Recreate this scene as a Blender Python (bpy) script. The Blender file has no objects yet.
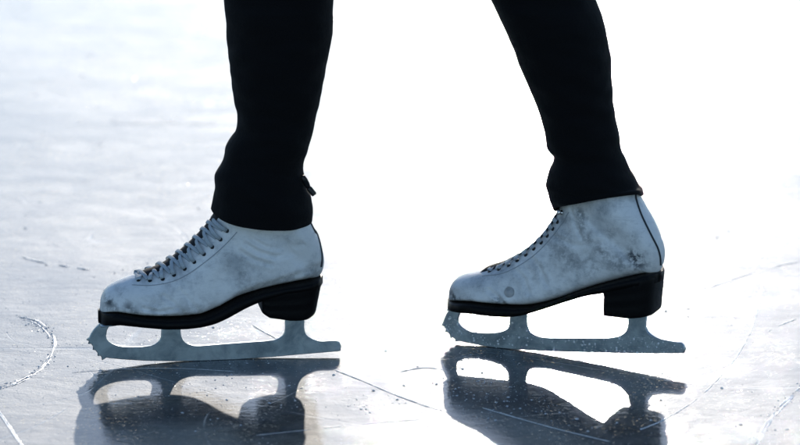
import bpy, bmesh, math, random
from mathutils import Vector, noise, Matrix
from mathutils.bvhtree import BVHTree
random.seed(7)
PI = math.pi
scn = bpy.context.scene
col = scn.collection

# ------------------------------------------------------------------ camera
PITCH = math.radians(14.0); DIST = 4.5; FPX = 4205.0
CF = Vector((0, math.cos(PITCH), -math.sin(PITCH)))
CU = Vector((0, math.sin(PITCH), math.cos(PITCH)))
CR = Vector((1, 0, 0))
CAM = Vector((0, 0, .14)) - CF * DIST
def ray(px, py):
    return (CF * FPX + CR * (px - 400) + CU * (222.5 - py)).normalized()
def ground(px, py, z=0.0):
    d = ray(px, py); return CAM + d * ((z - CAM.z) / d.z)
cd = bpy.data.cameras.new('camera'); cam = bpy.data.objects.new('camera', cd); col.objects.link(cam)
cam.location = CAM; cam.rotation_euler = (PI / 2 - PITCH, 0, 0)
cd.sensor_width = 36; cd.lens = 36 * FPX / 800; cd.clip_start = .1; cd.clip_end = 8000
cd.dof.use_dof = True; cd.dof.focus_distance = 4.47; cd.dof.aperture_fstop = 5.0; cd.dof.aperture_blades = 9
scn.camera = cam

# ------------------------------------------------------------------ helpers
def lerp(a, b, t): return a + (b - a) * t
def interp(tab, x):
    if x <= tab[0][0]: return tab[0][1]
    for (a, va), (b, vb) in zip(tab, tab[1:]):
        if x <= b: return lerp(va, vb, (x - a) / (b - a) if b > a else 0)
    return tab[-1][1]
def catmull(p, t):
    """smooth interpolation through a list of tuples, t in 0..len-1"""
    n = len(p); i = min(int(t), n - 2); f = t - i
    a = p[max(i - 1, 0)]; b = p[i]; c = p[i + 1]; d = p[min(i + 2, n - 1)]
    r = []
    for q in range(len(b)):
        r.append(.5 * (2 * b[q] + (c[q] - a[q]) * f + (2 * a[q] - 5 * b[q] + 4 * c[q] - d[q]) * f * f
                 + (3 * b[q] - a[q] - 3 * c[q] + d[q]) * f ** 3))
    return r
def mesh_obj(name, verts, faces, mat, parent=None, smooth=True):
    me = bpy.data.meshes.new(name); me.from_pydata([tuple(v) for v in verts], [], faces); me.update()
    bm = bmesh.new(); bm.from_mesh(me); bmesh.ops.recalc_face_normals(bm, faces=bm.faces); bm.to_mesh(me); bm.free()
    if smooth:
        for p in me.polygons: p.use_smooth = True
    me.materials.append(mat)
    o = bpy.data.objects.new(name, me); col.objects.link(o)
    if parent: o.parent = parent
    return o
def grid_faces(nr, nc, wrap=True, off=0):
    f = []
    for i in range(nr - 1):
        for j in range(nc if wrap else nc - 1):
            k = (j + 1) % nc
            f.append((off + i * nc + j, off + i * nc + k, off + (i + 1) * nc + k, off + (i + 1) * nc + j))
    return f
def tube(pts, r, seg=8, flat=1.0, nrm=None, caps=True):
    """tube along pts; flat<1 squashes it along nrm(i)"""
    V = []; F = []; n = len(pts); prev = None
    for i, p in enumerate(pts):
        t = (pts[min(i + 1, n - 1)] - pts[max(i - 1, 0)]).normalized()
        a = nrm[i] if nrm else (prev if prev else Vector((0, -1, .3)))
        a = (a - t * a.dot(t)).normalized(); prev = a; b = t.cross(a)
        rr = r(i / (n - 1)) if callable(r) else r
        for k in range(seg):
            th = 2 * PI * k / seg
            V.append(p + a * math.cos(th) * rr * flat + b * math.sin(th) * rr)
    F = grid_faces(n, seg)
    if caps:
        F.append(tuple(range(seg))[::-1]); F.append(tuple(range((n - 1) * seg, n * seg)))
    return V, F
class MB:
    def __init__(s): s.v = []; s.f = []
    def add(s, vf):
        o = len(s.v); s.v += list(vf[0]); s.f += [tuple(i + o for i in q) for q in vf[1]]
    def build(s, *a, **k): return mesh_obj(a[0], s.v, s.f, *a[1:], **k)
def tag(o, label=None, cat=None, group=None, kind=None):
    for k, v in (('label', label), ('category', cat), ('group', group), ('kind', kind)):
        if v: o[k] = v
    return o

# ------------------------------------------------------------------ materials
def new_mat(name):
    m = bpy.data.materials.new(name); m.use_nodes = True
    nt = m.node_tree; b = nt.nodes['Principled BSDF']
    return m, nt, b
def N(nt, t, **k):
    n = nt.nodes.new(t)
    for a, v in k.items():
        if a.startswith('_'): setattr(n, a[1:], v)
        else: n.inputs[a.replace('__', ' ')].default_value = v
    return n
def noise_n(nt, vec, scale, detail=4, rough=.55, dist=0):
    n = N(nt, 'ShaderNodeTexNoise', Scale=scale, Detail=detail, Roughness=rough, Distortion=dist)
    nt.links.new(vec, n.inputs['Vector']); return n.outputs['Fac']
def ramp(nt, fac, stops):
    r = nt.nodes.new('ShaderNodeValToRGB'); e = r.color_ramp.elements
    while len(e) < len(stops): e.new(.5)
    for q, (p, c) in zip(e, stops):
        q.position = p; q.color = (c, c, c, 1) if not hasattr(c, '__len__') else (*c, 1)
    nt.links.new(fac, r.inputs[0]); return r.outputs[0]
def mixc(nt, fac, a, b, mode='MIX'):
    m = nt.nodes.new('ShaderNodeMix'); m.data_type = 'RGBA'; m.blend_type = mode
    for s, v in ((0, fac), (6, a), (7, b)):
        if hasattr(v, 'is_output') or isinstance(v, bpy.types.NodeSocket): nt.links.new(v, m.inputs[s])
        else: m.inputs[s].default_value = v if s == 0 else (*v, 1)
    return m.outputs[2]
def math_n(nt, op, a, b=None, clamp=False):
    m = nt.nodes.new('ShaderNodeMath'); m.operation = op; m.use_clamp = clamp
    for i, v in enumerate((a, b)):
        if v is None: continue
        if isinstance(v, bpy.types.NodeSocket): nt.links.new(v, m.inputs[i])
        else: m.inputs[i].default_value = v
    return m.outputs[0]
def bump(nt, h, strength, dist, nrm=None):
    b = N(nt, 'ShaderNodeBump', Strength=strength, Distance=dist); nt.links.new(h, b.inputs['Height'])
    if nrm: nt.links.new(nrm, b.inputs['Normal'])
    return b.outputs['Normal']
def objco(nt, scale=(1, 1, 1)):
    t = nt.nodes.new('ShaderNodeTexCoord'); m = N(nt, 'ShaderNodeMapping'); m.inputs['Scale'].default_value = scale
    nt.links.new(t.outputs['Object'], m.inputs[0]); return m.outputs[0]

def leather(name, seed, dark):
    m, nt, b = new_mat(name); L = nt.links.new
    co = objco(nt); mp = N(nt, 'ShaderNodeMapping'); mp.inputs['Location'].default_value = (seed, seed * .7, 0); L(co, mp.inputs[0]); co = mp.outputs[0]
    n1 = noise_n(nt, co, 20, 9, .68, 0); n2 = noise_n(nt, co, 120, 8, .72, .15); n3 = noise_n(nt, co, 260, 3, .6)
    mp2 = N(nt, 'ShaderNodeMapping'); mp2.inputs['Scale'].default_value = (1, 1, 5); L(co, mp2.inputs[0])
    n4 = noise_n(nt, mp2.outputs[0], 60, 5, .7, .6)
    stain = ramp(nt, n1, [(.48, 0), (.68, 1)])
    scuff = ramp(nt, n2, [(.50, 0), (.60, 1)])
    streak = ramp(nt, n4, [(.56, 0), (.64, 1)])
    base = mixc(nt, stain, (.80, .80, .78), (.44, .46, .47))
    f = math_n(nt, 'MULTIPLY', scuff, math_n(nt, 'ADD', math_n(nt, 'MULTIPLY', stain, .55 * dark), .10 * dark), True)
    base = mixc(nt, f, base, (.16, .17, .18))
    base = mixc(nt, math_n(nt, 'MULTIPLY', streak, .25 * dark), base, (.2, .21, .22))
    # dirt patches with places of their own (vertex colours hold where the leather is worn)
    at = nt.nodes.new('ShaderNodeAttribute'); at.attribute_name = 'worn'
    fw = math_n(nt, 'MULTIPLY', at.outputs['Fac'], ramp(nt, n2, [(.42, .15), (.54, 1.2)]), True)
    base = mixc(nt, fw, base, (.08, .09, .10))
    L(base, b.inputs['Base Color'])
    b.inputs['Roughness'].default_value = .42; b.inputs['Specular IOR Level'].default_value = .45
    L(math_n(nt, 'ADD', math_n(nt, 'MULTIPLY', n2, .35), .28), b.inputs['Roughness'])
    v = N(nt, 'ShaderNodeTexVoronoi', Scale=900); L(co, v.inputs['Vector'])
    nb = bump(nt, v.outputs['Distance'], .10, .0004)
    nb = bump(nt, n2, .3, .0012, nb); nb = bump(nt, n3, .25, .0005, nb)
    L(nb, b.inputs['Normal'])
    return m
M = {}
M['leather_a'] = leather('white_leather', 3.1, .62)
M['leather_b'] = leather('worn_white_leather', 9.4, .7)
def simple(name, c, rough, metal=0, spec=.5, bs=None):
    m, nt, b = new_mat(name)
    co = objco(nt); n = noise_n(nt, co, 120, 4, .6)
    nt.links.new(mixc(nt, n, tuple(x * .75 for x in c), tuple(min(1, x * 1.25) for x in c)), b.inputs['Base Color'])
    b.inputs['Metallic'].default_value = metal; b.inputs['Specular IOR Level'].default_value = spec
    nt.links.new(math_n(nt, 'ADD', math_n(nt, 'MULTIPLY', n, .25), rough - .12), b.inputs['Roughness'])
    if bs: nt.links.new(bump(nt, noise_n(nt, co, bs[0], 4, .65), bs[1], bs[2]), b.inputs['Normal'])
    return m
M['sole'] = simple('black_sole', (.003, .003, .0035), .5, 0, .12, (300, .3, .0008))
M['tongue'] = simple('dark_tongue', (.02, .022, .025), .8, 0, .2, (400, .3, .0006))
M['lace'] = simple('cotton_lace', (.42, .47, .50), .85, 0, .2, (1500, .6, .0006))
M['piping'] = simple('grey_piping', (.03, .035, .04), .6, 0, .3)
M['eyelet'] = simple('dark_eyelet', (.02, .022, .025), .4, .5)
M['chrome'] = simple('hook_metal', (.6, .6, .6), .25, 1)
M['zip'] = simple('zip_plastic', (.01, .01, .011), .4, 0, .3)
M['cloth'] = None
m, nt, b = new_mat('black_stretch_fabric'); co = objco(nt)
b.inputs['Base Color'].default_value = (.0035, .0035, .0042, 1); b.inputs['Roughness'].default_value = .9; b.inputs['Specular IOR Level'].default_value = .15; b.inputs['Sheen Weight'].default_value = .04; b.inputs['Sheen Roughness'].default_value = .5
w1 = noise_n(nt, objco(nt, (1, 1, .35)), 900, 2, .5)
nt.links.new(bump(nt, noise_n(nt, co, 60, 4, .55), .4, .003, bump(nt, w1, .4, .0005)), b.inputs['Normal'])
M['cloth'] = m
m, nt, b = new_mat('skin'); b.inputs['Base Color'].default_value = (.5, .33, .25, 1); b.inputs['Roughness'].default_value = .5; M['skin'] = m
def steel(name, wet):
    m, nt, b = new_mat(name); L = nt.links.new
    co = objco(nt); n = noise_n(nt, co, 45, 6, .7, .5); n2 = noise_n(nt, co, 420, 3, .6)
    br = noise_n(nt, objco(nt, (.05, .05, 1)), 1800, 2, .5)
    L(mixc(nt, ramp(nt, n, [(.4, 0), (.7, 1)]), (.34, .40, .44), (.17, .21, .24)), b.inputs['Base Color'])
    b.inputs['Metallic'].default_value = .85
    L(math_n(nt, 'ADD', math_n(nt, 'MULTIPLY', n, .3), .27), b.inputs['Roughness'])
    L(bump(nt, n2, .3 if wet else .08, .0006, bump(nt, br, .12, .0003)), b.inputs['Normal'])
    return m
M['steel'] = steel('blade_steel', False); M['steel_wet'] = steel('frosted_blade_steel', True)
m, nt, b = new_mat('water_bead'); b.inputs['Transmission Weight'].default_value = 1; b.inputs['IOR'].default_value = 1.33; b.inputs['Roughness'].default_value = .02; M['water'] = m
m, nt, b = new_mat('scraped_snow'); b.inputs['Base Color'].default_value = (.82, .84, .86, 1); b.inputs['Roughness'].default_value = .35
b.inputs['Specular IOR Level'].default_value = .6; b.inputs['Subsurface Weight'].default_value = .0
nt.links.new(bump(nt, noise_n(nt, objco(nt), 900, 3, .6), .7, .001), b.inputs['Normal']); M['snow'] = m
m, nt, b = new_mat('ice_crystal'); b.inputs['Base Color'].default_value = (.6, .63, .66, 1); b.inputs['Roughness'].default_value = .14
b.inputs['Specular IOR Level'].default_value = .8; M['crystal'] = m

# ice: dark clear ice under a thin wet film, with frosted patches that scatter the light
m, nt, b = new_mat('wet_ice'); L = nt.links.new
co = objco(nt)
big = noise_n(nt, co, 3.2, 5, .6, .5); mid = noise_n(nt, co, 22, 5, .62, .3); fine = noise_n(nt, co, 140, 4, .65); grit = noise_n(nt, co, 520, 3, .6)
frost = ramp(nt, math_n(nt, 'ADD', math_n(nt, 'MULTIPLY', big, .55), math_n(nt, 'MULTIPLY', mid, .45)), [(.42, 0), (.62, 1)])
speck = ramp(nt, fine, [(.60, 0), (.72, 1)])
fr = math_n(nt, 'ADD', math_n(nt, 'MULTIPLY', frost, .35), math_n(nt, 'MULTIPLY', speck, .25), True)
cuts = None
for k, (sc_, th_) in enumerate(((1.7, .0016), (2.6, .0017), (3.9, .0024), (1.2, .0011))):
    mpk = N(nt, 'ShaderNodeMapping'); mpk.inputs['Location'].default_value = (k * 7.3, k * 3.1, 0); L(co, mpk.inputs[0])
    nk = noise_n(nt, mpk.outputs[0], sc_, 0, .5); d_ = math_n(nt, 'ABSOLUTE', math_n(nt, 'SUBTRACT', nk, .5))
    ln_ = math_n(nt, 'SUBTRACT', 1.0, math_n(nt, 'DIVIDE', d_, th_), True)
    ln_ = math_n(nt, 'MULTIPLY', ln_, ramp(nt, noise_n(nt, mpk.outputs[0], 7, 3, .6), [(.46, 0), (.58, 1)]))
    cuts = ln_ if cuts is None else math_n(nt, 'MAXIMUM', cuts, ln_)
cuts = math_n(nt, 'MULTIPLY', cuts, ramp(nt, grit, [(.35, .3), (.6, 1)]))
L(mixc(nt, math_n(nt, 'MULTIPLY', cuts, .7), mixc(nt, fr, (.012, .018, .021), (.26, .27, .27)), (.45, .48, .50)), b.inputs['Base Color'])
b.inputs['IOR'].default_value = 1.31
L(math_n(nt, 'ADD', math_n(nt, 'MULTIPLY', frost, .08), .60), b.inputs['Roughness'])
b.inputs['Coat Weight'].default_value = 1; b.inputs['Coat IOR'].default_value = 1.36
L(math_n(nt, 'ADD', math_n(nt, 'MULTIPLY', frost, .05), .02), b.inputs['Coat Roughness'])
far = noise_n(nt, objco(nt, (1, 2.2, 1)), 5, 4, .55, .4)
nb = bump(nt, grit, .5, .0008); nb = bump(nt, fine, .30, .0012, nb); nb = bump(nt, mid, .25, .004, nb)
nb = bump(nt, far, .30, .012, nb); nb = bump(nt, cuts, .5, -.0012, nb)
L(nb, b.inputs['Normal'])
pit = ramp(nt, noise_n(nt, co, 260, 3, .6), [(.62, 0), (.74, 1)]); pw = ramp(nt, noise_n(nt, co, 9, 4, .6), [(.40, .15), (.60, 1)])
cb = bump(nt, mid, .08, .004); cb = bump(nt, fine, .13, .0010, cb); cb = bump(nt, math_n(nt, 'MULTIPLY', pit, pw), .17, .0010, cb)
wav = noise_n(nt, objco(nt, (1, 2.6, 1)), 48, 3, .6, .3); cb = bump(nt, wav, .10, .0014, cb); cb = bump(nt, cuts, .12, -.0006, cb)
L(cb, b.inputs['Coat Normal'])
M['ice'] = m

# ------------------------------------------------------------------ skate
def arr(*a): return list(a)
def build_skate(P):
    A, B = ground(*P['ground'][0]), ground(*P['ground'][1])
    U = (B - A); U.z = 0; U.normalize()
    Nn = Vector((U.y, -U.x, 0))                      # towards the camera
    if Nn.y > 0: Nn = -Nn
    def on_plane(px, py, w=0.0):                     # pixel -> (u, z) on the plane a distance w in front of the blade's plane
        d = ray(px, py); t = (w - (CAM - A).dot(Nn)) / d.dot(Nn); p = CAM + d * t
        return (p - A).dot(U), p.z
    def W(u, z, w=0.0): return A + U * u + Nn * w + Vector((0, 0, z))
    O = A + U * (on_plane(*P['heelmid'])[0] * .6)    # origin of the thing
    root = bpy.data.objects.new('ice_skate', None); col.objects.link(root); root.location = (O.x, O.y, 0)
    def mk(name, vf, mat, parent=None, smooth=True):
        vs = [Vector(v) - Vector((O.x, O.y, 0)) for v in vf[0]]
        return mesh_obj(name, vs, vf[1], mat, parent or root, smooth)
    u0 = on_plane(*P['joint'][0])[0]; u1 = on_plane(*P['joint'][-1])[0]; Ls = u1 - u0
    plan = [(0, .004), (.008, .013), (.02, .020), (.05, .029), (.1, .0365), (.18, .0425), (.28, .0455), (.38, .044), (.48, .039),
            (.58, .034), (.68, .032), (.8, .0335), (.88, .034), (.94, .031), (.975, .024), (.993, .014), (1, .006)]
    def hw(u): return interp(plan, max(0, min(1, (u - u0) / Ls)))
    def table(px_list, extra=0):                     # outline seen on the near edge
        t = []
        for (x, y) in px_list:
            u = on_plane(x, y)[0]; w = hw(u) + extra
            t.append(on_plane(x, y, w * .92))
        t.sort(); return t
    def smooth_tab(tab, d=.006):
        return lambda u: sum(interp(tab, u + k * d / 2) for k in (-2, -1, 0, 1, 2)) / 5
    zj = smooth_tab(table(P['joint']), .004)         # sole / upper joint
    zb = smooth_tab(table(P['solebot']), .005)       # sole underside
    zsole = lambda u: min(zb(u), zj(u) - .004)
    # --- sole
    V = []; ns = 90; ring = 20
    for i in range(ns):
        s = (1 - math.cos(PI * i / (ns - 1))) / 2; u = u0 - .0015 + (Ls + .002) * s; w = hw(u) + .0018
        zt, zl = zj(u), zsole(u); c = (zt + zl) / 2; h = (zt - zl) / 2
        for k in range(ring):
            th = 2 * PI * k / ring; cx, sz = math.cos(th), math.sin(th)
            e = .32
            V.append(W(u, c + h * math.copysign(abs(sz) ** e, sz), w * math.copysign(abs(cx) ** e, cx)))
    F = grid_faces(ns, ring) + [tuple(range(ring)), tuple(range((ns - 1) * ring, ns * ring))]
    sole = mk('sole', (V, F), M['sole'])
    # --- heel block (stacked)
    hb = table(P['heelbot']); uf, ub0, ub1 = on_plane(*P['heel'][0], .028)[0], on_plane(*P['heel'][1], .006)[0], on_plane(*P['heel'][2], .004)[0]
    V = []; rows = 12; ring = 48
    for r in range(rows):
        v = r / (rows - 1); ub = lerp(ub0, ub1, v)
        for k in range(ring):
            th = 2 * PI * k / ring
            e1 = .16 if math.cos(th) > 0 else .75
            a = .5 - .5 * math.copysign(abs(math.cos(th)) ** e1, math.cos(th))     # 0 front .. 1 back
            wid = (.0315 + .002 * v) * math.copysign(abs(math.sin(th)) ** (.16 if math.cos(th) > 0 else .6), math.sin(th))
            u = lerp(uf, ub, a); g = .0008 * math.sin(v * rows * 2.1)
            V.append(W(u, lerp(interp(hb, u), zj(min(u, u1 - .004)) - .003, v), wid + math.copysign(g, wid)))
    F = grid_faces(rows, ring) + [tuple(range(ring)), tuple(range((rows - 1) * ring, rows * ring))]
    heel = mk('heel', (V, F), M['sole'])
    mod = heel.modifiers.new('bevel', 'BEVEL'); mod.width = .0012; mod.segments = 2; mod.limit_method = 'ANGLE'
    # --- boot upper
    St = []
    for (bx, by, tx, ty, wb, wt, flat) in P['stations']:
        if by is None:
            # point on the joint line at this column: solve on the near edge
            u = on_plane(bx, interp(P['joint'], bx))[0]; z = zj(u) - .001
            if wb is None: wb = max(.002, hw(u) - .0022)
        else: u, z = on_plane(bx, by)
        ut, zt = on_plane(tx, ty)
        St.append((u, z, ut, zt, wb, wt, flat))
    RES = 9; nr = (len(St) - 1) * RES + 1; ring = 96; V = []; worn = []
    cre = [[on_plane(x, y) for (x, y) in c[0]] + [c[1], c[2]] for c in P['creases']]
    spots = [(on_plane(x, y), r, s) for (x, y, r, s) in P['spots']]
    def seg_d(pu, pz, pl):
        best = 9
        for a, c in zip(pl, pl[1:]):
            dx, dz = c[0] - a[0], c[1] - a[1]; t = max(0, min(1, ((pu - a[0]) * dx + (pz - a[1]) * dz) / (dx * dx + dz * dz + 1e-12)))
            best = min(best, math.hypot(pu - a[0] - t * dx, pz - a[1] - t * dz))
        return best
    for i in range(nr):
        u_, z_, ut, zt, wb, wt, fl = catmull(St, i / RES)
        for k in range(ring):
            th = 2 * PI * k / ring; t = (1 - math.cos(th)) / 2; sd = 1 if math.sin(th) >= 0 else -1
            q = abs(2 * t - 1)
            if t < .5: nn = lerp(2.0, 7.0, max(0, min(1, fl)))
            else: nn = 2.15
            sh = (1 - q ** nn) ** (1 / 2.0 if t >= .5 or fl < .1 else 1 / lerp(2, 2.4, fl))
            wm = lerp(wb, wt, t ** .9); w = max(0, wm * sh)
            u = lerp(u_, ut, t); z = lerp(z_, zt, t)
            p = W(u, z, w * sd)
            nz = noise.noise(p * 38) * .0011 + noise.noise(p * 95) * .0004
            for c in cre:
                d = seg_d(u, z, c[:-2])
                if d < c[-1] * 4:
                    nz -= 1.9 * c[-2] * (math.exp(-(d / c[-1]) ** 2) - .45 * math.exp(-((d - 1.9 * c[-1]) / c[-1]) ** 2))
            e = min(1, w / .012)
            p += Nn * sd * nz * e
            V.append(p)
            wn = 0
            for (cu, cz), r, s in spots:
                d = math.hypot(u - cu, z - cz) / r
                if d < 1.6: wn += s * math.exp(-d * d * 1.8)
            worn.append(min(1, wn))
    F = grid_faces(nr, ring) + [tuple(range(ring))]
    boot = mk('boot', (V, F), P['leather'])
    ca = boot.data.attributes.new('worn', 'FLOAT', 'POINT')
    for i, x in enumerate(worn): ca.data[i].value = x
    tree = BVHTree.FromPolygons([tuple(v) for v in V], F)
    def hit(px, py, lift=0.0):
        loc, nrm, idx, d = tree.ray_cast(CAM, ray(px, py))
        if loc is None:
            u, z = on_plane(px, py, .01); loc = W(u, z, .01); nrm = Nn.copy()
            loc2, n2, _, _ = tree.find_nearest(loc); loc = loc2; nrm = n2
        if nrm.dot(ray(px, py)) > 0: nrm = -nrm
        return loc + nrm * lift, nrm
    def mirror(p): return p - Nn * (2 * (p - A).dot(Nn))
    # ridge of the boot
    ridge = []
    for i in range(nr):
        s_ = catmull(St, i / RES); ridge.append((s_[2], s_[3]))
    # --- piping along the back, seen from both sides
    def surf_line(px_pts, lift=.0003, dens=6):
        pts = []; nr_ = []
        pp = [(x, y) for x, y in px_pts]
        for i in range((len(pp) - 1) * dens + 1):
            x, y = catmull(pp, i / dens); l, n_ = hit(x, y, lift); pts.append(l); nr_.append(n_)
        return pts, nr_
    mb = MB()
    pts, nn_ = surf_line(P['piping']); mb.add(tube(pts, .0011, 8))
    if P['far_piping']: mb.add(tube([mirror(p) for p in pts], .0011, 8))
    mk('piping', (mb.v, mb.f), M['piping'])
    # --- seam: thin stitched line along the eyelet facing
    for line in P['seams']:
        pts, nn_ = surf_line(line, .0001, 8)
        mb = MB(); mb.add(tube(pts, .0005, 6)); mb.add(tube([mirror(p) for p in pts], .0005, 6))
        mk('seam', (mb.v, mb.f), M['seam'])
    # --- tongue: padded strip along the ridge showing between the laces
    rp = []
    for (x, y) in P['tongue']:
        u, z = on_plane(x, y); rp.append((u, z))
    V = []; nt_ = 40; rg = 16
    for i in range(nt_):
        u, z = catmull(rp, i / (nt_ - 1) * (len(rp) - 1)); uu, zz = catmull(rp, min(i + 1, nt_ - 1) / (nt_ - 1) * (len(rp) - 1)); ua, za = catmull(rp, max(i - 1, 0) / (nt_ - 1) * (len(rp) - 1))
        tn = Vector((uu - ua, zz - za)).normalized(); nx, nz = -tn.y, tn.x
        if nz < 0: nx, nz = -nx, -nz
        hh = .0035 * min(1, i / 3 + .1, (nt_ - 1 - i) / 3 + .1)
        for k in range(rg):
            th = 2 * PI * k / rg
            V.append(W(u + nx * (math.sin(th) * hh - .0030), z + nz * (math.sin(th) * hh - .0030 - .0022 * min(1, i / 20)), .011 * math.cos(th)))
    mk('tongue', (V, grid_faces(nt_, rg) + [tuple(range(rg)), tuple(range((nt_ - 1) * rg, nt_ * rg))]), M['tongue'])
    # --- eyelets
    ey = [hit(x, y, .0003) for (x, y) in P['eyelets']]
    em = None
    for l, n_ in ey:
        for sgn in (1, -1):
            p = l if sgn == 1 else mirror(l); nv = n_ if sgn == 1 else n_ - Nn * (2 * n_.dot(Nn))
            if em is None:
                mb = MB(); V = []; s1, s2 = 16, 8
                for a in range(s1):
                    for c in range(s2):
                        th, ph = 2 * PI * a / s1, 2 * PI * c / s2
                        r_ = .0017 + .0006 * math.cos(ph); V.append((r_ * math.cos(th), r_ * math.sin(th), .0006 * math.sin(ph)))
                F = [((a * s2 + c), (a * s2 + (c + 1) % s2), (((a + 1) % s1) * s2 + (c + 1) % s2), (((a + 1) % s1) * s2 + c)) for a in range(s1) for c in range(s2)]
                V += [(.0016 * math.cos(2 * PI * a / s1), .0016 * math.sin(2 * PI * a / s1), .0001) for a in range(s1)]; F.append(tuple(range(s1 * s2, s1 * s2 + s1)))
                em = mesh_obj('eyelet', [Vector(v) for v in V], F, M['eyelet'], root); o = em
            else:
                o = em.copy(); col.objects.link(o); o.parent = root
            o.rotation_mode = 'QUATERNION'; o.rotation_quaternion = nv.to_track_quat('Z', 'Y')
            o.location = p - Vector((O.x, O.y, 0))
    # --- lace: crisscross over the ridge
    mb = MB()
    def over(i, j, lift, cut=.84):
        a = ey[i][0] + ey[i][1] * .0012; b_ = mirror(ey[j][0] + ey[j][1] * .0012)
        # ridge position between both
        ua = (a - A).dot(U); za = a.z; ub = (b_ - A).dot(U); zb_ = b_.z; um = (ua + ub) / 2; zm = (za + zb_) / 2
        best = min(ridge, key=lambda q: (q[0] - um) ** 2 + (q[1] - zm) ** 2)
        dx, dz = best[0] - um, best[1] - zm; l_ = math.hypot(dx, dz) or 1; 
        top = (best[0] + dx / l_ * lift, best[1] + dz / l_ * lift)
        wa = (a - A).dot(Nn); wb_ = (b_ - A).dot(Nn); pts = []; ns_ = []
        for k in range(25):
            t = k / 24 * cut; s_ = math.sin(PI * t) ** .55 * (1 - (min(1, max(0, t - .58) / .24) ** 1.5 * .7 if cut < 1 else 0))
            cu, cz = lerp(ua, ub, t), lerp(za, zb_, t)
            # bulge outward to the ridge
            bu, bz = top[0] - um, top[1] - zm
            p = W(cu + bu * s_, cz + bz * s_, lerp(wa, wb_, (1 - math.cos(PI * t)) / 2))
            pts.append(p)
            c0 = W(um - bu * .6, zm - bz * .6, 0); ns_.append((p - c0).normalized())
        return pts, ns_
    n = len(ey); hi = P['lace_lift']
    for i in range(n - 1):
        pts, ns_ = over(i, i + 1, hi[0]); mb.add(tube(pts, P['lace_w'], 8, .20, ns_))
        pts, ns_ = over(i, i + 1, hi[1]); mb.add(tube([mirror(p) for p in pts], P['lace_w'], 8, .20, [k - Nn * (2 * k.dot(Nn)) for k in ns_]))
    pts, ns_ = over(n - 1, n - 1, hi[0], 1); mb.add(tube(pts, P['lace_w'], 8, .20, ns_)); pts, ns_ = over(0, 0, hi[0], 1); mb.add(tube(pts, P['lace_w'], 8, .20, ns_))
    mk('lace', (mb.v, mb.f), M['lace'])
    # --- lace hooks
    for (x, y) in P['hooks']:
        l, n_ = hit(x, y, .0002); q = n_.to_track_quat('Z', 'Y')
        for sgn in (1, -1):
            mb = MB(); V = []; prof = [(.0, .0), (.0026, 0), (.0026, .0008), (.0013, .0014), (.0013, .0034), (.0034, .0040), (.0036, .0048), (.0026, .0056), (0, .0060)]
            sg = 20
            for (r_, h_) in prof:
                for k in range(sg):
                    th = 2 * PI * k / sg; V.append(l + q @ Vector((max(r_, .00005) * math.cos(th), max(r_, .00005) * math.sin(th), h_)))
            if sgn < 0: V = [mirror(p) for p in V]
            mk('lace_hook', (V, grid_faces(len(prof), sg) + [tuple(range(sg))[::-1], tuple(range((len(prof) - 1) * sg, len(prof) * sg))]), M['chrome'])
    # --- worn round patch with a water bead on the leather
    for (x, y, r, mt) in P['beads']:
        l, n_ = hit(x, y, 0); q = n_.to_track_quat('Z', 'Y'); V = []; sg = 20; rr = 7
        for a in range(rr):
            ph = PI / 2 * a / (rr - 1)
            for k in range(sg):
                th = 2 * PI * k / sg; c_ = math.cos(ph) * r + 1e-5
                V.append(l + q @ Vector((c_ * math.cos(th), c_ * math.sin(th), r * .45 * math.sin(ph) - .0006)))
        mk('water_bead', (V, grid_faces(rr, sg) + [tuple(range(sg))[::-1], tuple(range((rr - 1) * sg, rr * sg))]), M[mt])
    # --- blade
    poly = []
    for q in P['blade']:
        if q[1] is None:
            u = on_plane(q[0], 325)[0]
            z = (interp(hb, u) if u > uf - .002 else zsole(u)) - .0008
            poly.append((u, z))
        elif len(q) == 3:
            poly.append(on_plane(q[0], q[1]) + (1,))
        else: poly.append(on_plane(*q))
    cu = bpy.data.curves.new('blade_outline', 'CURVE'); cu.dimensions = '2D'; cu.fill_mode = 'BOTH'; cu.extrude = .0017; cu.bevel_depth = .0007; cu.bevel_resolution = 1
    sp = cu.splines.new('POLY'); sp.points.add(len(poly) - 1); sp.use_cyclic_u = True
    for p_, q in zip(sp.points, poly): p_.co = (q[0], q[1], 0, 1)
    tmp = bpy.data.objects.new('blade_outline', cu); col.objects.link(tmp)
    dg = bpy.context.evaluated_depsgraph_get(); dg.update()
    me = bpy.data.meshes.new_from_object(tmp.evaluated_get(dg)); bpy.data.objects.remove(tmp)
    bm = bmesh.new(); bm.from_mesh(me); bmesh.ops.remove_doubles(bm, verts=bm.verts, dist=1e-5)
    for v in bm.verts:
        p = W(v.co.x, v.co.y, v.co.z); v.co = p - Vector((O.x, O.y, 0))
    bmesh.ops.recalc_face_normals(bm, faces=bm.faces); bm.to_mesh(me); bm.free()
    me.materials.clear(); me.materials.append(P['steel'])
    bl = bpy.data.objects.new('blade', me); col.objects.link(bl); bl.parent = root
    # mounting plates under sole and heel, with screws
    def plate(ua, ub, zf, wf, th=.0024):
        V = []; n_ = 24; rg = 16
        for i in range(n_):
            t = i / (n_ - 1); u = lerp(ua, ub, t); w = wf(t); z = zf(u)
            for k in range(rg):
                a = 2 * PI * k / rg; cx, sz = math.cos(a), math.sin(a)
                V.append(W(u, z - th / 2 + th / 2 * math.copysign(abs(sz) ** .4, sz), w * math.copysign(abs(cx) ** .4, cx)))
        return mk('mounting_plate', (V, grid_faces(n_, rg) + [tuple(range(rg)), tuple(range((n_ - 1) * rg, n_ * rg))]), P['steel'])
    pa, pb, pc, pd = [on_plane(x, 320)[0] for x in P['plates']]
    plate(pa, pb, lambda u: zsole(u) + .0003, lambda t: .008 + .017 * math.sin(PI * min(1, t * 1.15 + .12)) ** .8)
    zh = lambda u: interp(hb, u) + .0003
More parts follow.
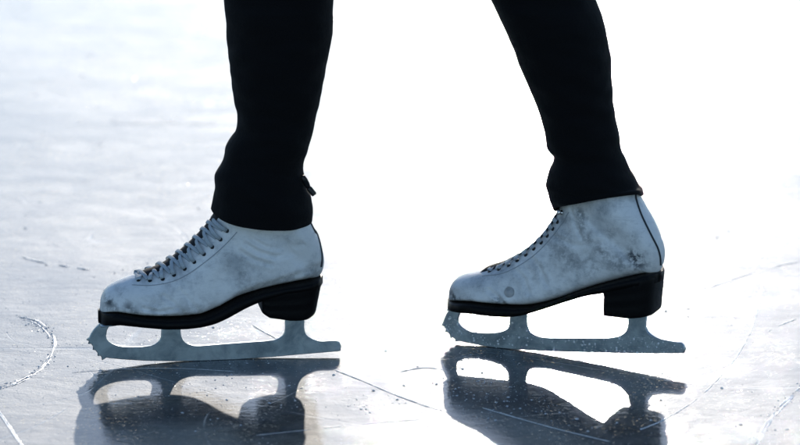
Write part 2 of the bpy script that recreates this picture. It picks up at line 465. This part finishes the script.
    plate(pc, pd, zh, lambda t: .019 * (1 - (2 * t - 1) ** 4 * .5))
    # frozen droplets stuck to the blade
    if P['drops']:
        mb = MB()
        for _ in range(P['drops']):
            i = random.randrange(len(poly)); 
            ua_ = min(q[0] for q in poly); ub_ = max(q[0] for q in poly); u = lerp(ua_, ub_, random.random() ** 1.8 if random.random() < .6 else random.uniform(.55, 1)); z = random.uniform(0, .03)
            bt = BVHTree.FromPolygons([tuple(v.co) for v in me.vertices], [tuple(p.vertices) for p in me.polygons]) if _ == 0 else bt
            o_ = W(u, z, .05) - Vector((O.x, O.y, 0)); h_ = bt.ray_cast(o_, -Nn)
            if h_[0] is None or (o_ - h_[0]).length > .052: continue
            r_ = min(.0013, .0003 * random.paretovariate(1.9)); c = h_[0]; 
            V = []
            for a in range(4):
                ph = PI / 2 * a / 3
                for k in range(7):
                    th = 2 * PI * k / 7; rad = math.cos(ph) * r_ + 1e-5
                    V.append(c + U * rad * math.cos(th) + Vector((0, 0, rad * math.sin(th))) + Nn * (r_ * .6 * math.sin(ph) - .0001))
            mb.add((V, grid_faces(4, 7) + [tuple(range(21, 28))]))
        mesh_obj('frozen_droplets', mb.v, mb.f, M['snow'], root)['kind'] = 'stuff'
    return root, dict(A=A, U=U, N=Nn, W=W, on_plane=on_plane)

m, nt, b = new_mat('thread'); b.inputs['Base Color'].default_value = (.33, .35, .37, 1); b.inputs['Roughness'].default_value = .8; M['seam'] = m
N_ = None
left = dict(
    ground=((102, 364.6), (338, 354.8)), heelmid=(300, 345), far_piping=True, leather=M['leather_a'], steel=M['steel'],
    joint=[(99.6, 310.8), (116.4, 313.4), (140.7, 318.4), (171, 320), (200, 318.2), (214.8, 313.1), (237, 300.8), (261.8, 292.1), (286.5, 287.2), (321.3, 275.3)],
    solebot=[(99.6, 323.5), (120.5, 326), (140.7, 328), (161, 329.8), (181, 329.8), (200, 328), (214.8, 324.7), (229.7, 318), (244.5, 309.4), (261.3, 302), (286, 294), (321, 284)],
    heelbot=[(255, 311), (261.8, 313.1), (266.7, 316.3), (272.9, 321), (303.8, 320.8), (309, 319.5), (313.5, 316), (318, 312)],
    heel=((261.5, 310), (315.5, 312), (321.3, 276)),
    stations=[(100.0, N_, 100.2, 304.5, .003, .002, 1), (101.5, N_, 101.2, 298, .012, .009, 1), (104, N_, 104, 292, .0195, .014, 1), (109, N_, 109, 286.5, .026, .019, 1),
              (117, N_, 117, 282, .032, .023, 1), (128, N_, 127, 277.8, N_, .026, 1), (141, N_, 139, 273.5, N_, .027, 1), (155, N_, 151, 270, N_, .027, 1),
              (169, N_, 163, 264, N_, .026, 1), (184, N_, 174, 256.5, N_, .025, 1), (200, N_, 184, 248.5, N_, .0245, 1), (219, N_, 193, 240, N_, .024, 1),
              (238, N_, 201, 231.5, N_, .024, 1), (256, N_, 207.5, 224, N_, .025, 1), (274, N_, 213, 216, .029, .026, 1), (292, N_, 218, 207, .029, .028, .9), (308, N_, 222.5, 197, .026, .030, .8),
              (319, N_, 226, 188, .020, .031, .6), (323.8, 263, 229, 183, .024, .031, .3), (322, 248, 231, 178, .030, .032, .1), (317, 234, 232.5, 174, .032, .032, 0),
              (310, 220, 234, 171, .032, .032, 0), (303.5, 205, 235, 168, .032, .032, 0), (299, 190, 237, 165, .032, .032, 0)],
    creases=[([(243, 238), (256, 246), (272, 250), (290, 247)], .0011, .0022), ([(248, 232), (262, 240), (280, 243), (300, 238)], .0009, .0020), ([(238, 246), (252, 254), (268, 258)], .0008, .0022),
             ([(255, 228), (268, 234), (284, 235)], .0006, .0018), ([(140, 300), (155, 303), (172, 300)], .0006, .002), ([(160, 288), (172, 296), (182, 306)], .0007, .0022),
             ([(176, 282), (186, 292), (196, 304)], .0006, .002), ([(222, 300), (245, 285), (275, 275), (318, 262)], .0006, .0028)],
    spots=[(107, 297, .007, .9), (113, 302, .006, .5), (104, 305, .004, .4), (125, 299, .006, .35), (162, 308, .006, .8), (133, 307, .006, .6), (128, 301, .011, .4), (150, 301, .014, .3), (245, 287, .016, .35), (285, 275, .018, .38), (262, 281, .016, .3), (310, 268, .014, .35),
           (120, 287, .008, .3), (200, 300, .02, .22), (180, 303, .015, .3)],
    piping=[(309.0, 218), (314.5, 228), (318.9, 240), (321.4, 252), (321.8, 260), (321.0, 267)],
    seams=[[(132, 285), (150, 285.5), (165, 283.5), (178, 279.5), (190, 273), (202, 264.5), (214, 255), (226, 244), (237, 232)]],
    eyelets=[(138.6, 280.4), (150, 280.8), (162.8, 279.2), (174, 275.1), (184.7, 269), (194.2, 262), (203.9, 254.1), (212.2, 247), (220.5, 239.5), (227, 230.8)],
    tongue=[(137, 275.5), (146, 270), (158, 265.2), (170, 258), (180, 249.6), (190, 240.8), (200, 231), (208, 222), (214, 213), (220, 200)],
    lace_lift=(.0000, .0012), lace_w=.0022, hooks=[], beads=[], drops=0,
    blade=[(111.4, N_), (106.3, 329.6), (105.3, 335.6), (106, 339), (108.3, 341.9), (111.8, 344.2), (116.4, 345.9), (122, 347), (130.6, 347.5), (142, 347.3), (150.8, 346.4), (155, 345), (157.9, 342.9), (160.2, 340.4), (161.5, 337.4), (161.9, 333), (161.9, N_),
           (179.7, N_), (179.8, 331), (180.5, 336), (182.2, 340), (184.5, 342.6), (187.5, 344.5), (193.3, 346), (200, 346.3), (224.7, 344.4), (249.4, 342.5), (264, 341.6), (274.1, 340.6), (279.5, 338.7), (282.8, 336.3), (285, 333), (285.7, 329), (285.5, N_),
           (303.8, N_), (303.4, 327), (304, 331), (305.5, 334.6), (308, 337), (312, 339.2), (318.6, 341.3), (323.6, 341.5), (330, 341), (335.4, 340.8), (338.9, 342.2), (340.4, 346), (339.6, 350.2),
           (320, 351.9), (303.8, 353.2), (274, 355.9), (237, 358.5), (200, 360.0), (170, 360.3), (145, 359.8), (120.5, 358.3), (109, 357.2), (106.3, 356.6), (102.4, 359), (102.0, 356.3), (100.4, 354.8), (98.2, 355), (98.2, 352.6), (95.6, 349.4), (93.4, 349), (93.8, 346.4), (91.4, 343), (89, 343), (90, 340.6), (87.6, 339.6), (89.8, 337.6), (91.6, 333.8), (94.6, 329.4), (97.8, 326), (99.6, 324.4), (100.6, N_)],
    plates=(99.5, 190, 272, 312))
right = dict(
    ground=((457, 343), (683, 368)), heelmid=(640, 350), far_piping=False, leather=M['leather_b'], steel=M['steel_wet'],
    joint=[(450.9, 298.2), (470.5, 302.3), (497.5, 306.7), (515, 308.4), (527.9, 308.4), (548.1, 304), (571.7, 294.6), (592, 287.9), (619, 281), (645, 276), (661, 273)],
    solebot=[(450.9, 306.7), (473.9, 313.4), (497.5, 317.3), (508.7, 318), (524, 316), (542.4, 310.6), (556, 306), (570, 301.6), (585, 297), (602.7, 294), (630, 288), (661, 282)],
    heelbot=[(598, 316), (602.7, 316.5), (627, 318.9), (645, 318.3), (652.1, 317), (656.2, 313.9), (661, 310)],
    heel=((602.9, 305), (655.4, 313), (659.0, 275)),
    stations=[(451.3, N_, 451.4, 291, .003, .002, 1), (453, N_, 452.6, 284.5, .012, .009, 1), (456, N_, 455.6, 279.5, .0195, .014, 1), (461, N_, 460.5, 275.5, .026, .019, 1),
              (469, N_, 468, 272.5, .032, .023, 1), (480, N_, 478, 270.3, N_, .026, 1), (492, N_, 489, 267.8, N_, .027, 1), (505, N_, 501, 264, N_, .027, 1),
              (519, N_, 512, 257.8, N_, .026, 1), (534, N_, 522, 251.5, N_, .025, 1), (550, N_, 532, 244.6, N_, .0245, 1), (567, N_, 540.5, 236.3, N_, .024, 1),
              (585, N_, 548, 227.5, N_, .024, 1), (602, N_, 554, 218.5, N_, .025, 1), (619, N_, 559, 210, .029, .026, 1), (635, N_, 563, 201.5, .029, .028, .9), (649, N_, 566.5, 193, .026, .030, .8),
              (659, N_, 569.5, 190, .020, .031, .6), (663.8, 258, 571, 188, .024, .031, .3), (661.5, 243, 572.5, 184, .030, .031, .1), (655, 226, 573.5, 181, .032, .031, 0),
              (646, 210, 574.5, 178, .032, .031, 0), (638.5, 196, 575.5, 175, .032, .031, 0), (635, 187, 577, 173, .032, .031, 0)],
    creases=[([(520, 262), (534, 272), (540, 286)], .0009, .0024), ([(535, 250), (548, 262), (556, 278)], .0008, .0026), ([(560, 232), (585, 240), (612, 236)], .0006, .0026), ([(500, 282), (512, 290), (520, 300)], .0007, .002),
             ([(578, 204), (584, 220), (590, 232)], .0006, .0022)],
    spots=[(458, 291, .008, 1), (463, 294, .006, .7), (509, 292, .0085, .75), (498, 300, .007, .8), (517, 294, .003, .6), (591, 212, .010, .5), (597, 232, .010, .4), (586, 206, .008, .45), (570, 214, .008, .35), (610, 244, .012, .5), (575, 228, .014, .3), (640, 250, .010, .7), (625, 258, .016, .45), (646, 262, .014, .5),
           (600, 262, .02, .35), (575, 255, .02, .28), (483, 296, .008, .35), (560, 240, .02, .25), (640, 232, .01, .4), (545, 262, .012, .3), (470, 296, .012, .3), (590, 222, .008, .45), (618, 228, .006, .5), (645, 255, .01, .5)],
    piping=[(635.2, 190), (636, 199), (640.5, 213), (646, 225), (652, 237), (657.5, 248), (660.0, 257), (660.5, 265)],
    seams=[[(482, 276), (500, 274), (514, 268.5), (528, 260), (540, 250), (551, 238), (561, 225), (569, 212)]],
    eyelets=[(489.6, 271.5), (499, 269.6), (508.8, 265.6), (517.3, 260.8), (526, 255), (534, 249), (541.4, 242.8), (547.5, 236), (553, 229), (557.6, 222)],
    tongue=[(482, 268), (492, 264.6), (503, 260.5), (513, 255.5), (523, 249.5), (532, 243), (540, 235.5), (547, 227), (553, 218), (559, 206)],
    lace_lift=(.0002, .0010), lace_w=.0024, hooks=[(562, 212.6)], beads=[(509.3, 292.2, .006, 'water')], drops=520,
    blade=[(463, N_), (459.2, 313.9), (457.5, 319), (458, 323), (460, 326), (463, 328.3), (466, 330.2), (472, 332.2), (479.4, 333.2), (489, 333.6), (497.4, 333), (502.5, 332), (506.4, 330), (509, 327.5), (510.4, 324), (510.8, 318), (510.8, N_),
           (526.6, N_), (526.8, 323), (527.8, 328.5), (529.5, 332), (532, 334.4), (536.5, 336.5), (542, 337.6), (550, 338.4), (560, 338.4), (590, 338.6), (608, 338.6), (614, 338), (620.7, 336.4), (625, 333.6), (627.8, 330), (629.2, 325), (628.8, N_),
           (646.5, N_), (645.4, 324), (646, 328), (647.8, 331.6), (650.5, 334.8), (654.5, 337.2), (661, 339.5), (669, 341), (676.8, 342.2), (681, 343.2), (683.4, 345.5), (684.9, 349), (683.8, 352),
           (655, 352.4), (627.4, 352.2), (600, 352), (582, 351.7), (560, 351), (540, 350.2), (520, 348.9), (497, 346.9), (486.2, 345.4), (477.2, 343.6), (466, 341.3), (460.4, 340), (456.5, 340.6), (456, 338.2), (453.6, 336.6), (451.3, 336.4), (451, 333.8), (448.8, 331.4), (446.6, 331), (447.2, 328.4), (445.3, 325.6), (443, 324.6), (444.2, 321.8), (445.6, 318), (448, 313), (450.6, 309.6), (452.6, 307.6), (453.6, N_)],
    plates=(452, 538, 615, 654))
sk1, f1 = build_skate(left)
tag(sk1, 'leading white figure skate on the front foot, flat laces crossed all the way up', 'ice skate')
sk2, f2 = build_skate(right)
tag(sk2, 'trailing scuffed white figure skate with round metal lace hook and frost droplets on blade', 'ice skate')

# ------------------------------------------------------------------ trousers and legs
def leg_tube(F, cpx, rows, hz, up, lat, seed, offs):
    """rows: (leftpx, rightpx, py) from hem upwards. plane: vertical, facing -Y, through the ankle"""
    C0 = F['W'](*F['on_plane'](*cpx)); Y = C0.y
    def pl(px, py, f):
        n = (F['N'] * f + Vector((0, -1, 0)) * (1 - f)).normalized()
        d = ray(px, py); return CAM + d * ((C0 - CAM).dot(n) / d.dot(n))
    R = []
    for i, (a, b_) in enumerate(rows):
        f = max(0, 1 - i / 8) ; f = f * f * (3 - 2 * f)
        A_, B_ = pl(*a, f), pl(*b_, f); c = (A_ + B_) / 2; h = (B_ - A_) / 2
        R.append((c.x, c.y, c.z, h.x, h.y, h.z))
    for q in up: R.append((q[0], q[1], q[2], q[3], 0, q[4]))
    RES = 14; nr = (len(R) - 1) * RES + 1; ring = 112; V = []
    for i in range(nr):
        t = i / RES; cx, cy, cz, hx, hy, tz = catmull(R, t)
        k_lat = lat(t); ax = Vector((hx, hy, tz)); ln = math.hypot(hx, hy); sdv = Vector((-hy, hx, 0)) / ln
        for k in range(ring):
            th = 2 * PI * k / ring; c, s = math.cos(th), math.sin(th)
            p = Vector((cx, cy, cz)) + ax * c + sdv * (k_lat * s * (min(ln, .055) + .004 if t < 12 else ln))
            rad = (ax.normalized() * c + sdv * s * 1.1).normalized()
            fade = max(0, 1 - max(0, t - 5) / 7)
            side = abs(s) ** .7
            q = Vector((p.x * 14, p.y * 14, p.z * 46 + c * .8)) + Vector((seed, 0, 0))
            d = noise.noise(q) * .0045 * (.35 + .65 * fade) * (.25 + .75 * side)
            fz = p.z * 75 + noise.noise(Vector((p.x * 9, p.y * 9, seed))) * 5 + c * 1.5; d += (abs(math.sin(fz)) ** .6 - .6) * .0028 * side * max(0, 1 - abs(t - 3.5) / 3.5) * (s < 0)
            d += noise.noise(Vector((p.x * 40, p.y * 40, p.z * 90)) + Vector((seed, 3, 0))) * .0019 * (.4 + .6 * side)
            p.z += hz * max(0, -s) ** .7 * max(0, 1 - t / 3)
            V.append(p + rad * d)
    return V, nr, ring, R
hem1 = [((212.4, 209), (309.8, 217)), ((213.4, 203.5), (310.2, 211)), ((217.2, 190), (309.4, 197)), ((217.4, 176), (304.3, 186)), ((224.5, 161.6), (301.5, 167)), ((229.5, 144), (305.5, 152)),
        ((237.6, 129.3), (311, 133)), ((238.6, 112), (315.5, 112)), ((235.8, 97), (318.5, 98)), ((232.6, 75), (323, 75)), ((230.2, 53.9), (326.7, 54)), ((228.4, 30), (330.6, 30)), ((226.1, 0), (331.4, 0))]
hem2 = [((554.0, 211.5), (641, 196.2)), ((551.5, 203), (640.5, 191)), ((549, 193), (637.4, 187)), ((545.8, 182), (634.4, 179)), ((549, 170.6), (631.6, 171)), ((553.2, 157), (627.5, 160)), ((547.4, 148.4), (621.2, 148.4)),
        ((544.6, 131), (618.6, 131)), ((537.2, 108.8), (614.6, 108.8)), ((526.8, 84), (612.6, 84)), ((517, 59.3), (611.6, 59.3)), ((505, 29.7), (606.1, 29.7)), ((490.9, 0), (596.4, 0))]
def pz(px, py, Y):
    d = ray(px, py); p = CAM + d * ((Y - CAM.y) / d.y); return p
Y1 = f1['W'](*f1['on_plane'](262, 225)).y; Y2 = f2['W'](*f2['on_plane'](600, 205)).y
t1 = pz(278.7, 0, Y1); t2 = pz(543.6, 0, Y2); HX, HZ = .02, .93
YM = (Y1 + Y2) / 2
k1 = Vector((t1.x + .010, Y1 - .0, .53)); k2 = Vector((t2.x - .075, Y2, .56))
up1 = [(lerp(t1.x, k1.x, .5), Y1, lerp(t1.z, k1.z, .5), .059, 0), (k1.x, Y1, k1.z, .060, 0), (lerp(k1.x, HX - .01, .4), Y1 + .005, .66, .071, 0), (HX - .03, Y1 + .02, .80, .083, 0), (HX, YM - .06, .90, .095, 0), (HX, YM - .04, .98, .100, 0), (HX, YM, 1.04, .105, 0)]
up2 = [(lerp(t2.x, k2.x, .5), Y2, lerp(t2.z, k2.z, .5), .059, 0), (k2.x, Y2, k2.z, .060, 0), (lerp(k2.x, HX + .02, .45), Y2 - .01, .69, .071, 0), (HX + .05, Y2 - .03, .82, .083, 0), (HX, YM + .06, .91, .095, 0), (HX, YM + .04, .98, .100, 0), (HX, YM, 1.04, .105, 0)]
lat = lambda t: interp([(0, .80), (3, .86), (6, .93), (12, .98), (30, 1.0)], t)
mb = MB()
for F_, cpx, rows, up, sd, hz in ((f1, (262, 225), hem1, up1, 2.0, -.008), (f2, (600, 205), hem2, up2, 11.0, .011)):
    V, nr, ring, R = leg_tube(F_, cpx, rows, hz, up, lat, sd, 0)
    mb.add((V, grid_faces(nr, ring)))
root_p = Vector((lerp(t1.x, t2.x, .5), YM, 0))
# the body: one continuous skinned figure from the waist to the toes, inside trousers and boots
def limb(F, px_ank, px_heel, px_toe, knee, hip):
    an = F['W'](*F['on_plane'](*px_ank)); he = F['W'](*F['on_plane'](*px_heel)); to = F['W'](*F['on_plane'](*px_toe))
    return [hip, knee, an, he, to]
hip1 = Vector((HX - .02, YM - .08, .88)); hip2 = Vector((HX + .03, YM + .08, .88)); pel = Vector((HX, YM, .95)); wst = Vector((HX, YM, 1.03))
pts = [pel, wst]; rad = [(.105, .13), (.10, .12)]; edges = [(0, 1)]
for F_, a, h, to, kn, hp in ((f1, (272, 215), (290, 255), (140, 296), k1, hip1), (f2, (606, 200), (628, 250), (492, 288), k2, hip2)):
    i0 = len(pts); an, ball = F_['W'](*F_['on_plane'](*a)), F_['W'](*F_['on_plane'](*to))
    he = F_['W'](*F_['on_plane'](*h)); mid = lerp(kn, an, .35)
    pts += [hp, kn, mid, an, he, ball]; rad += [(.062, .062), (.042, .042), (.036, .036), (.026, .026), (.022, .02), (.016, .012)]
    edges += [(0, i0), (i0, i0 + 1), (i0 + 1, i0 + 2), (i0 + 2, i0 + 3), (i0 + 3, i0 + 4), (i0 + 4, i0 + 5)]
me = bpy.data.meshes.new('person'); me.from_pydata([tuple(p - root_p) for p in pts], edges, []); me.update(); me.materials.append(M['skin'])
person = bpy.data.objects.new('person', me); col.objects.link(person); person.location = root_p
md = person.modifiers.new('skin', 'SKIN'); md.use_smooth_shade = True
for v, r in zip(me.skin_vertices[0].data, rad): v.radius = r
me.skin_vertices[0].data[0].use_root = True
md = person.modifiers.new('sub', 'SUBSURF'); md.levels = 2; md.render_levels = 2
tag(person, 'skater seen from the calves down in close-fitting black trousers, striding on white skates', 'person')
tr = mesh_obj('trousers', [v - root_p for v in mb.v], mb.f, M['cloth'], person)
so = tr.modifiers.new('solid', 'SOLIDIFY'); so.thickness = .0022; so.offset = -1
# hem band rings
# zip pull dangling behind the ankle
zc = pz(305, 186, Y1); a = pz(304.5, 180.5, Y1 - .012); bq = pz(308.3, 187.2, Y1 - .012); e = pz(314.6, 195, Y1 - .012)
mbz = MB(); mbz.add(tube([bq, lerp(bq, e, .15), lerp(bq, e, .5), lerp(bq, e, .88), e], lambda t: .0022 + .0010 * min(1, t * 4) - .0006 * (t > .95), 10, .6))
zp = mesh_obj('zip_pull', [v - root_p for v in mbz.v], mbz.f, M['zip'], tr)
mbz = MB(); mbz.add(tube([pz(302.6, 176, Y1 - .018), pz(304.6, 180, Y1 - .016), pz(306.6, 184, Y1 - .014), pz(308.5, 187.4, Y1 - .012)], lambda t: .0024 + .0012 * math.sin(PI * t), 10, .8))
mesh_obj('zip_slider', [v - root_p for v in mbz.v], mbz.f, M['chrome_dark'] if 'chrome_dark' in M else M['zip'], tr)

# ------------------------------------------------------------------ ice
V = []; F = []
xs = [-3000, -300, -30, -4, -1.5, -.8, 0, .8, 1.5, 4, 30, 300, 3000]; ys = [-3000, -300, -30, -5, -1.2, -.4, .4, 1.2, 3, 8, 30, 300, 3000]
for y in ys:
    for x in xs: V.append(Vector((x, y, 0)))
for j in range(len(ys) - 1):
    for i in range(len(xs) - 1):
        a = j * len(xs) + i; F.append((a, a + 1, a + 1 + len(xs), a + len(xs)))
ice = mesh_obj('ice', V, F, M['ice'], None, False); ice['kind'] = 'structure'

# scratches: low ridges of scraped snow along skate tracks
def track(mb, pxs, width, height=.0006, gap=.25, wob=.25, step=.004):
    P = [ground(*q) for q in pxs]; n = len(P); L = []
    tot = sum((b_ - a_).length for a_, b_ in zip(P, P[1:])); cnt = max(8, int(tot / step))
    for i in range(cnt + 1):
        c = catmull([tuple(p) for p in P], i / cnt * (n - 1)); L.append(Vector(c))
    sd = random.random() * 50; run = []
    def flush(run):
        if len(run) < 3: return
        V = []; k = len(run)
        for i, (p, w, h) in enumerate(run):
            t = (run[min(i + 1, k - 1)][0] - run[max(i - 1, 0)][0]).normalized(); s = Vector((-t.y, t.x, 0))
            f = min(1, i / 2, (k - 1 - i) / 2) * .9 + .1
            j = lambda: random.uniform(-wob, wob) * w
            V += [p - s * (w * f + j()) + Vector((0, 0, .0001)), p - s * (w * .3 * f) + Vector((0, 0, h * f + .0002)), p + s * (w * .35 * f) + Vector((0, 0, h * .8 * f + .0002)), p + s * (w * f + j()) + Vector((0, 0, .0001))]
        mb.add((V, grid_faces(k, 4, False)))
    for i, p in enumerate(L):
        g = noise.noise(Vector((i * .13 + sd, sd, 0))) * .5 + .5 + random.uniform(-.12, .12)
        if g < gap: flush(run); run = []
        else: run.append((p, width * (.5 + g), height * (.5 + random.random())))
    flush(run)
mb = MB()
for _ in range(5):
    jx, jy = random.gauss(0, 1.6), random.gauss(0, .8)
    track(mb, [(18 + jx, 317 + jy), (38 + jx, 322 + jy), (51 + jx, 333 + jy), (54 + jx, 344 + jy), (50 + jx, 357 + jy), (38 + jx, 370 + jy), (20 + jx, 381 + jy), (0 + jx, 388 + jy)], .0006, .0004, .46, .8)
for _ in range(3):
    jx, jy = random.gauss(0, 1.2), random.gauss(0, .6)
    track(mb, [(-4 + jx, 408 + jy), (6 + jx, 422 + jy), (16 + jx, 437 + jy), (26 + jx, 452 + jy)], .0007, .0005, .35, .6)
for _ in range(3):
    jx, jy = random.gauss(0, 1.5), random.gauss(0, .7)
    track(mb, [(806 + jx, 384 + jy), (790 + jx, 398 + jy), (774 + jx, 415 + jy), (762 + jx, 432 + jy), (752 + jx, 452 + jy)], .0008, .0006, .36, .8)
ARCS = [([(18, 317), (38, 322), (51, 333), (54, 344), (50, 357), (38, 370), (20, 381), (0, 388)], 2.6, 420), ([(-4, 408), (6, 422), (16, 437), (26, 452)], 1.3, 90),
        ([(806, 384), (790, 398), (774, 415), (762, 432), (752, 452)], 2.4, 220), ([(24, 319), (34, 324), (45, 331)], 4, 140)]
track(mb, [(0, 341), (18, 343), (36, 345)], .0012, .0009, .45, .6)
track(mb, [(762, 285), (757, 312), (747, 340), (728, 368), (702, 395), (668, 418), (640, 430)], .0006, .0004, .3, .4)
track(mb, [(334, 370), (362, 381), (395, 395), (425, 406), (442, 411)], .0006, .0004, .25, .3)
track(mb, [(245, 321), (262, 331), (284, 343), (300, 352)], .0007, .0005, .3, .3)
track(mb, [(482, 408), (520, 419), (560, 430), (610, 442)], .0005, .0004, .2, .3)
track(mb, [(395, 167), (425, 178), (468, 190), (500, 197)], .0010, .0006, .3, .3)
track(mb, [(800, 262), (770, 268), (735, 279), (705, 290)], .0006, .0004, .4, .3)
track(mb, [(800, 318), (775, 328), (752, 343)], .0006, .0004, .4, .3)
track(mb, [(0, 250), (40, 262), (90, 270)], .0012, .0008, .45, .4)
track(mb, [(400, 372), (425, 368), (452, 371), (500, 372)], .0005, .0004, .35, .5)
for _ in range(7):      # older faint tracks all over the rink
    x, y = random.uniform(-60, 860), random.uniform(20, 450); L = random.uniform(40, 190); a = random.uniform(-.5, .5); c = random.uniform(-.3, .3)
    pts = [(x + L * t * math.cos(a + c * t), y + L * t * math.sin(a + c * t) * .35) for t in (0, .33, .66, 1)]
    track(mb, pts, random.uniform(.0002, .0004), random.uniform(.0001, .0003), random.uniform(.2, .4), .4)
o = mb.build('skate_tracks', M['snow'], None, False); tag(o, 'thin white skate scratches curving across the ice', 'ice scratches', None, 'stuff')
# loose ice crumbs
mb = MB()
def crumb(p, r):
    V = []; q = [(0, 0, 1), (0, 0, -.4)] + [(math.cos(k * PI / 2.5), math.sin(k * PI / 2.5), random.uniform(-.1, .5)) for k in range(5)]
    rot = random.random() * 6
    for (x, y, z) in q:
        s = random.uniform(.6, 1.3) * r
        V.append(p + Vector(((x * math.cos(rot) - y * math.sin(rot)) * s, (x * math.sin(rot) + y * math.cos(rot)) * s, max(-.0002, z * s * .6))))
    F = [(0, 2 + k, 2 + (k + 1) % 5) for k in range(5)] + [(1, 2 + (k + 1) % 5, 2 + k) for k in range(5)]
    return V, F
for _ in range(4600):
    x, y = random.uniform(-40, 840), random.uniform(-30, 460)
    if y > 240 and random.random() < .45: continue
    p = ground(x, y)
    if noise.noise(Vector((p.x * 6, p.y * 3, 2))) < -.12: continue
    mb.add(crumb(p, min(.0022, random.paretovariate(2.6) * .00042)))
for (cx, cy, sx, sy, n) in ((175, 405, 60, 14, 60), (250, 400, 50, 16, 60), (490, 390, 40, 16, 420), (600, 405, 60, 22, 200), (380, 405, 25, 6, 50), (770, 420, 18, 16, 60), (215, 361, 40, 2, 50), (500, 352, 40, 3, 70), (130, 270, 16, 3, 40), (195, 175, 12, 3, 20)):
    for _ in range(n):
        mb.add(crumb(ground(random.gauss(cx, sx), random.gauss(cy, sy)), min(.002, random.paretovariate(2.4) * .0004)))
for _ in range(4200):
    x, y = random.uniform(-20, 820), random.uniform(60, 400)
    if x > 330 and random.random() < .7: continue
    mb.add(crumb(ground(x, y), random.uniform(.0003, .0007)))
for pts, sg, n in ARCS:
    for _ in range(n):
        c = catmull(pts, random.random() * (len(pts) - 1) * .999)
        mb.add(crumb(ground(c[0] + random.gauss(0, sg), c[1] + random.gauss(0, sg * .5)), min(.0016, random.paretovariate(2.4) * .00038)))
o = mb.build('ice_crumbs', M['crystal'], None, False); tag(o, 'loose sparkling crumbs of shaved ice scattered on the rink', 'ice crumbs', None, 'stuff')

# ------------------------------------------------------------------ light
sd = ray(562, 338); sun_dir = Vector((sd.x, sd.y, -sd.z)).normalized()      # towards the sun
elev = math.asin(sun_dir.z); az = math.atan2(sun_dir.x, sun_dir.y)
w = bpy.data.worlds.new('World'); scn.world = w; w.use_nodes = True; nt = w.node_tree
sky = nt.nodes.new('ShaderNodeTexSky'); sky.sky_type = 'NISHITA'; sky.sun_disc = False
sky.sun_elevation = elev; sky.sun_rotation = az; sky.air_density = 0.8; sky.dust_density = 0.12; sky.ozone_density = 2.0
nt.links.new(sky.outputs[0], nt.nodes['Background'].inputs['Color']); nt.nodes['Background'].inputs['Strength'].default_value = .15
sl = bpy.data.lights.new('sun', 'SUN'); sl.energy = 2.9; sl.angle = math.radians(.53); sl.color = (1, .925, .825)
so_ = bpy.data.objects.new('sun', sl); col.objects.link(so_)
so_.rotation_mode = 'QUATERNION'; so_.rotation_quaternion = sun_dir.to_track_quat('Z', 'Y'); so_.location = (2, 6, 4)
vs = scn.view_settings; vs.view_transform = 'Standard'; vs.look = 'None'; vs.gamma = 1; vs.use_curve_mapping = False; vs.exposure = 0.40
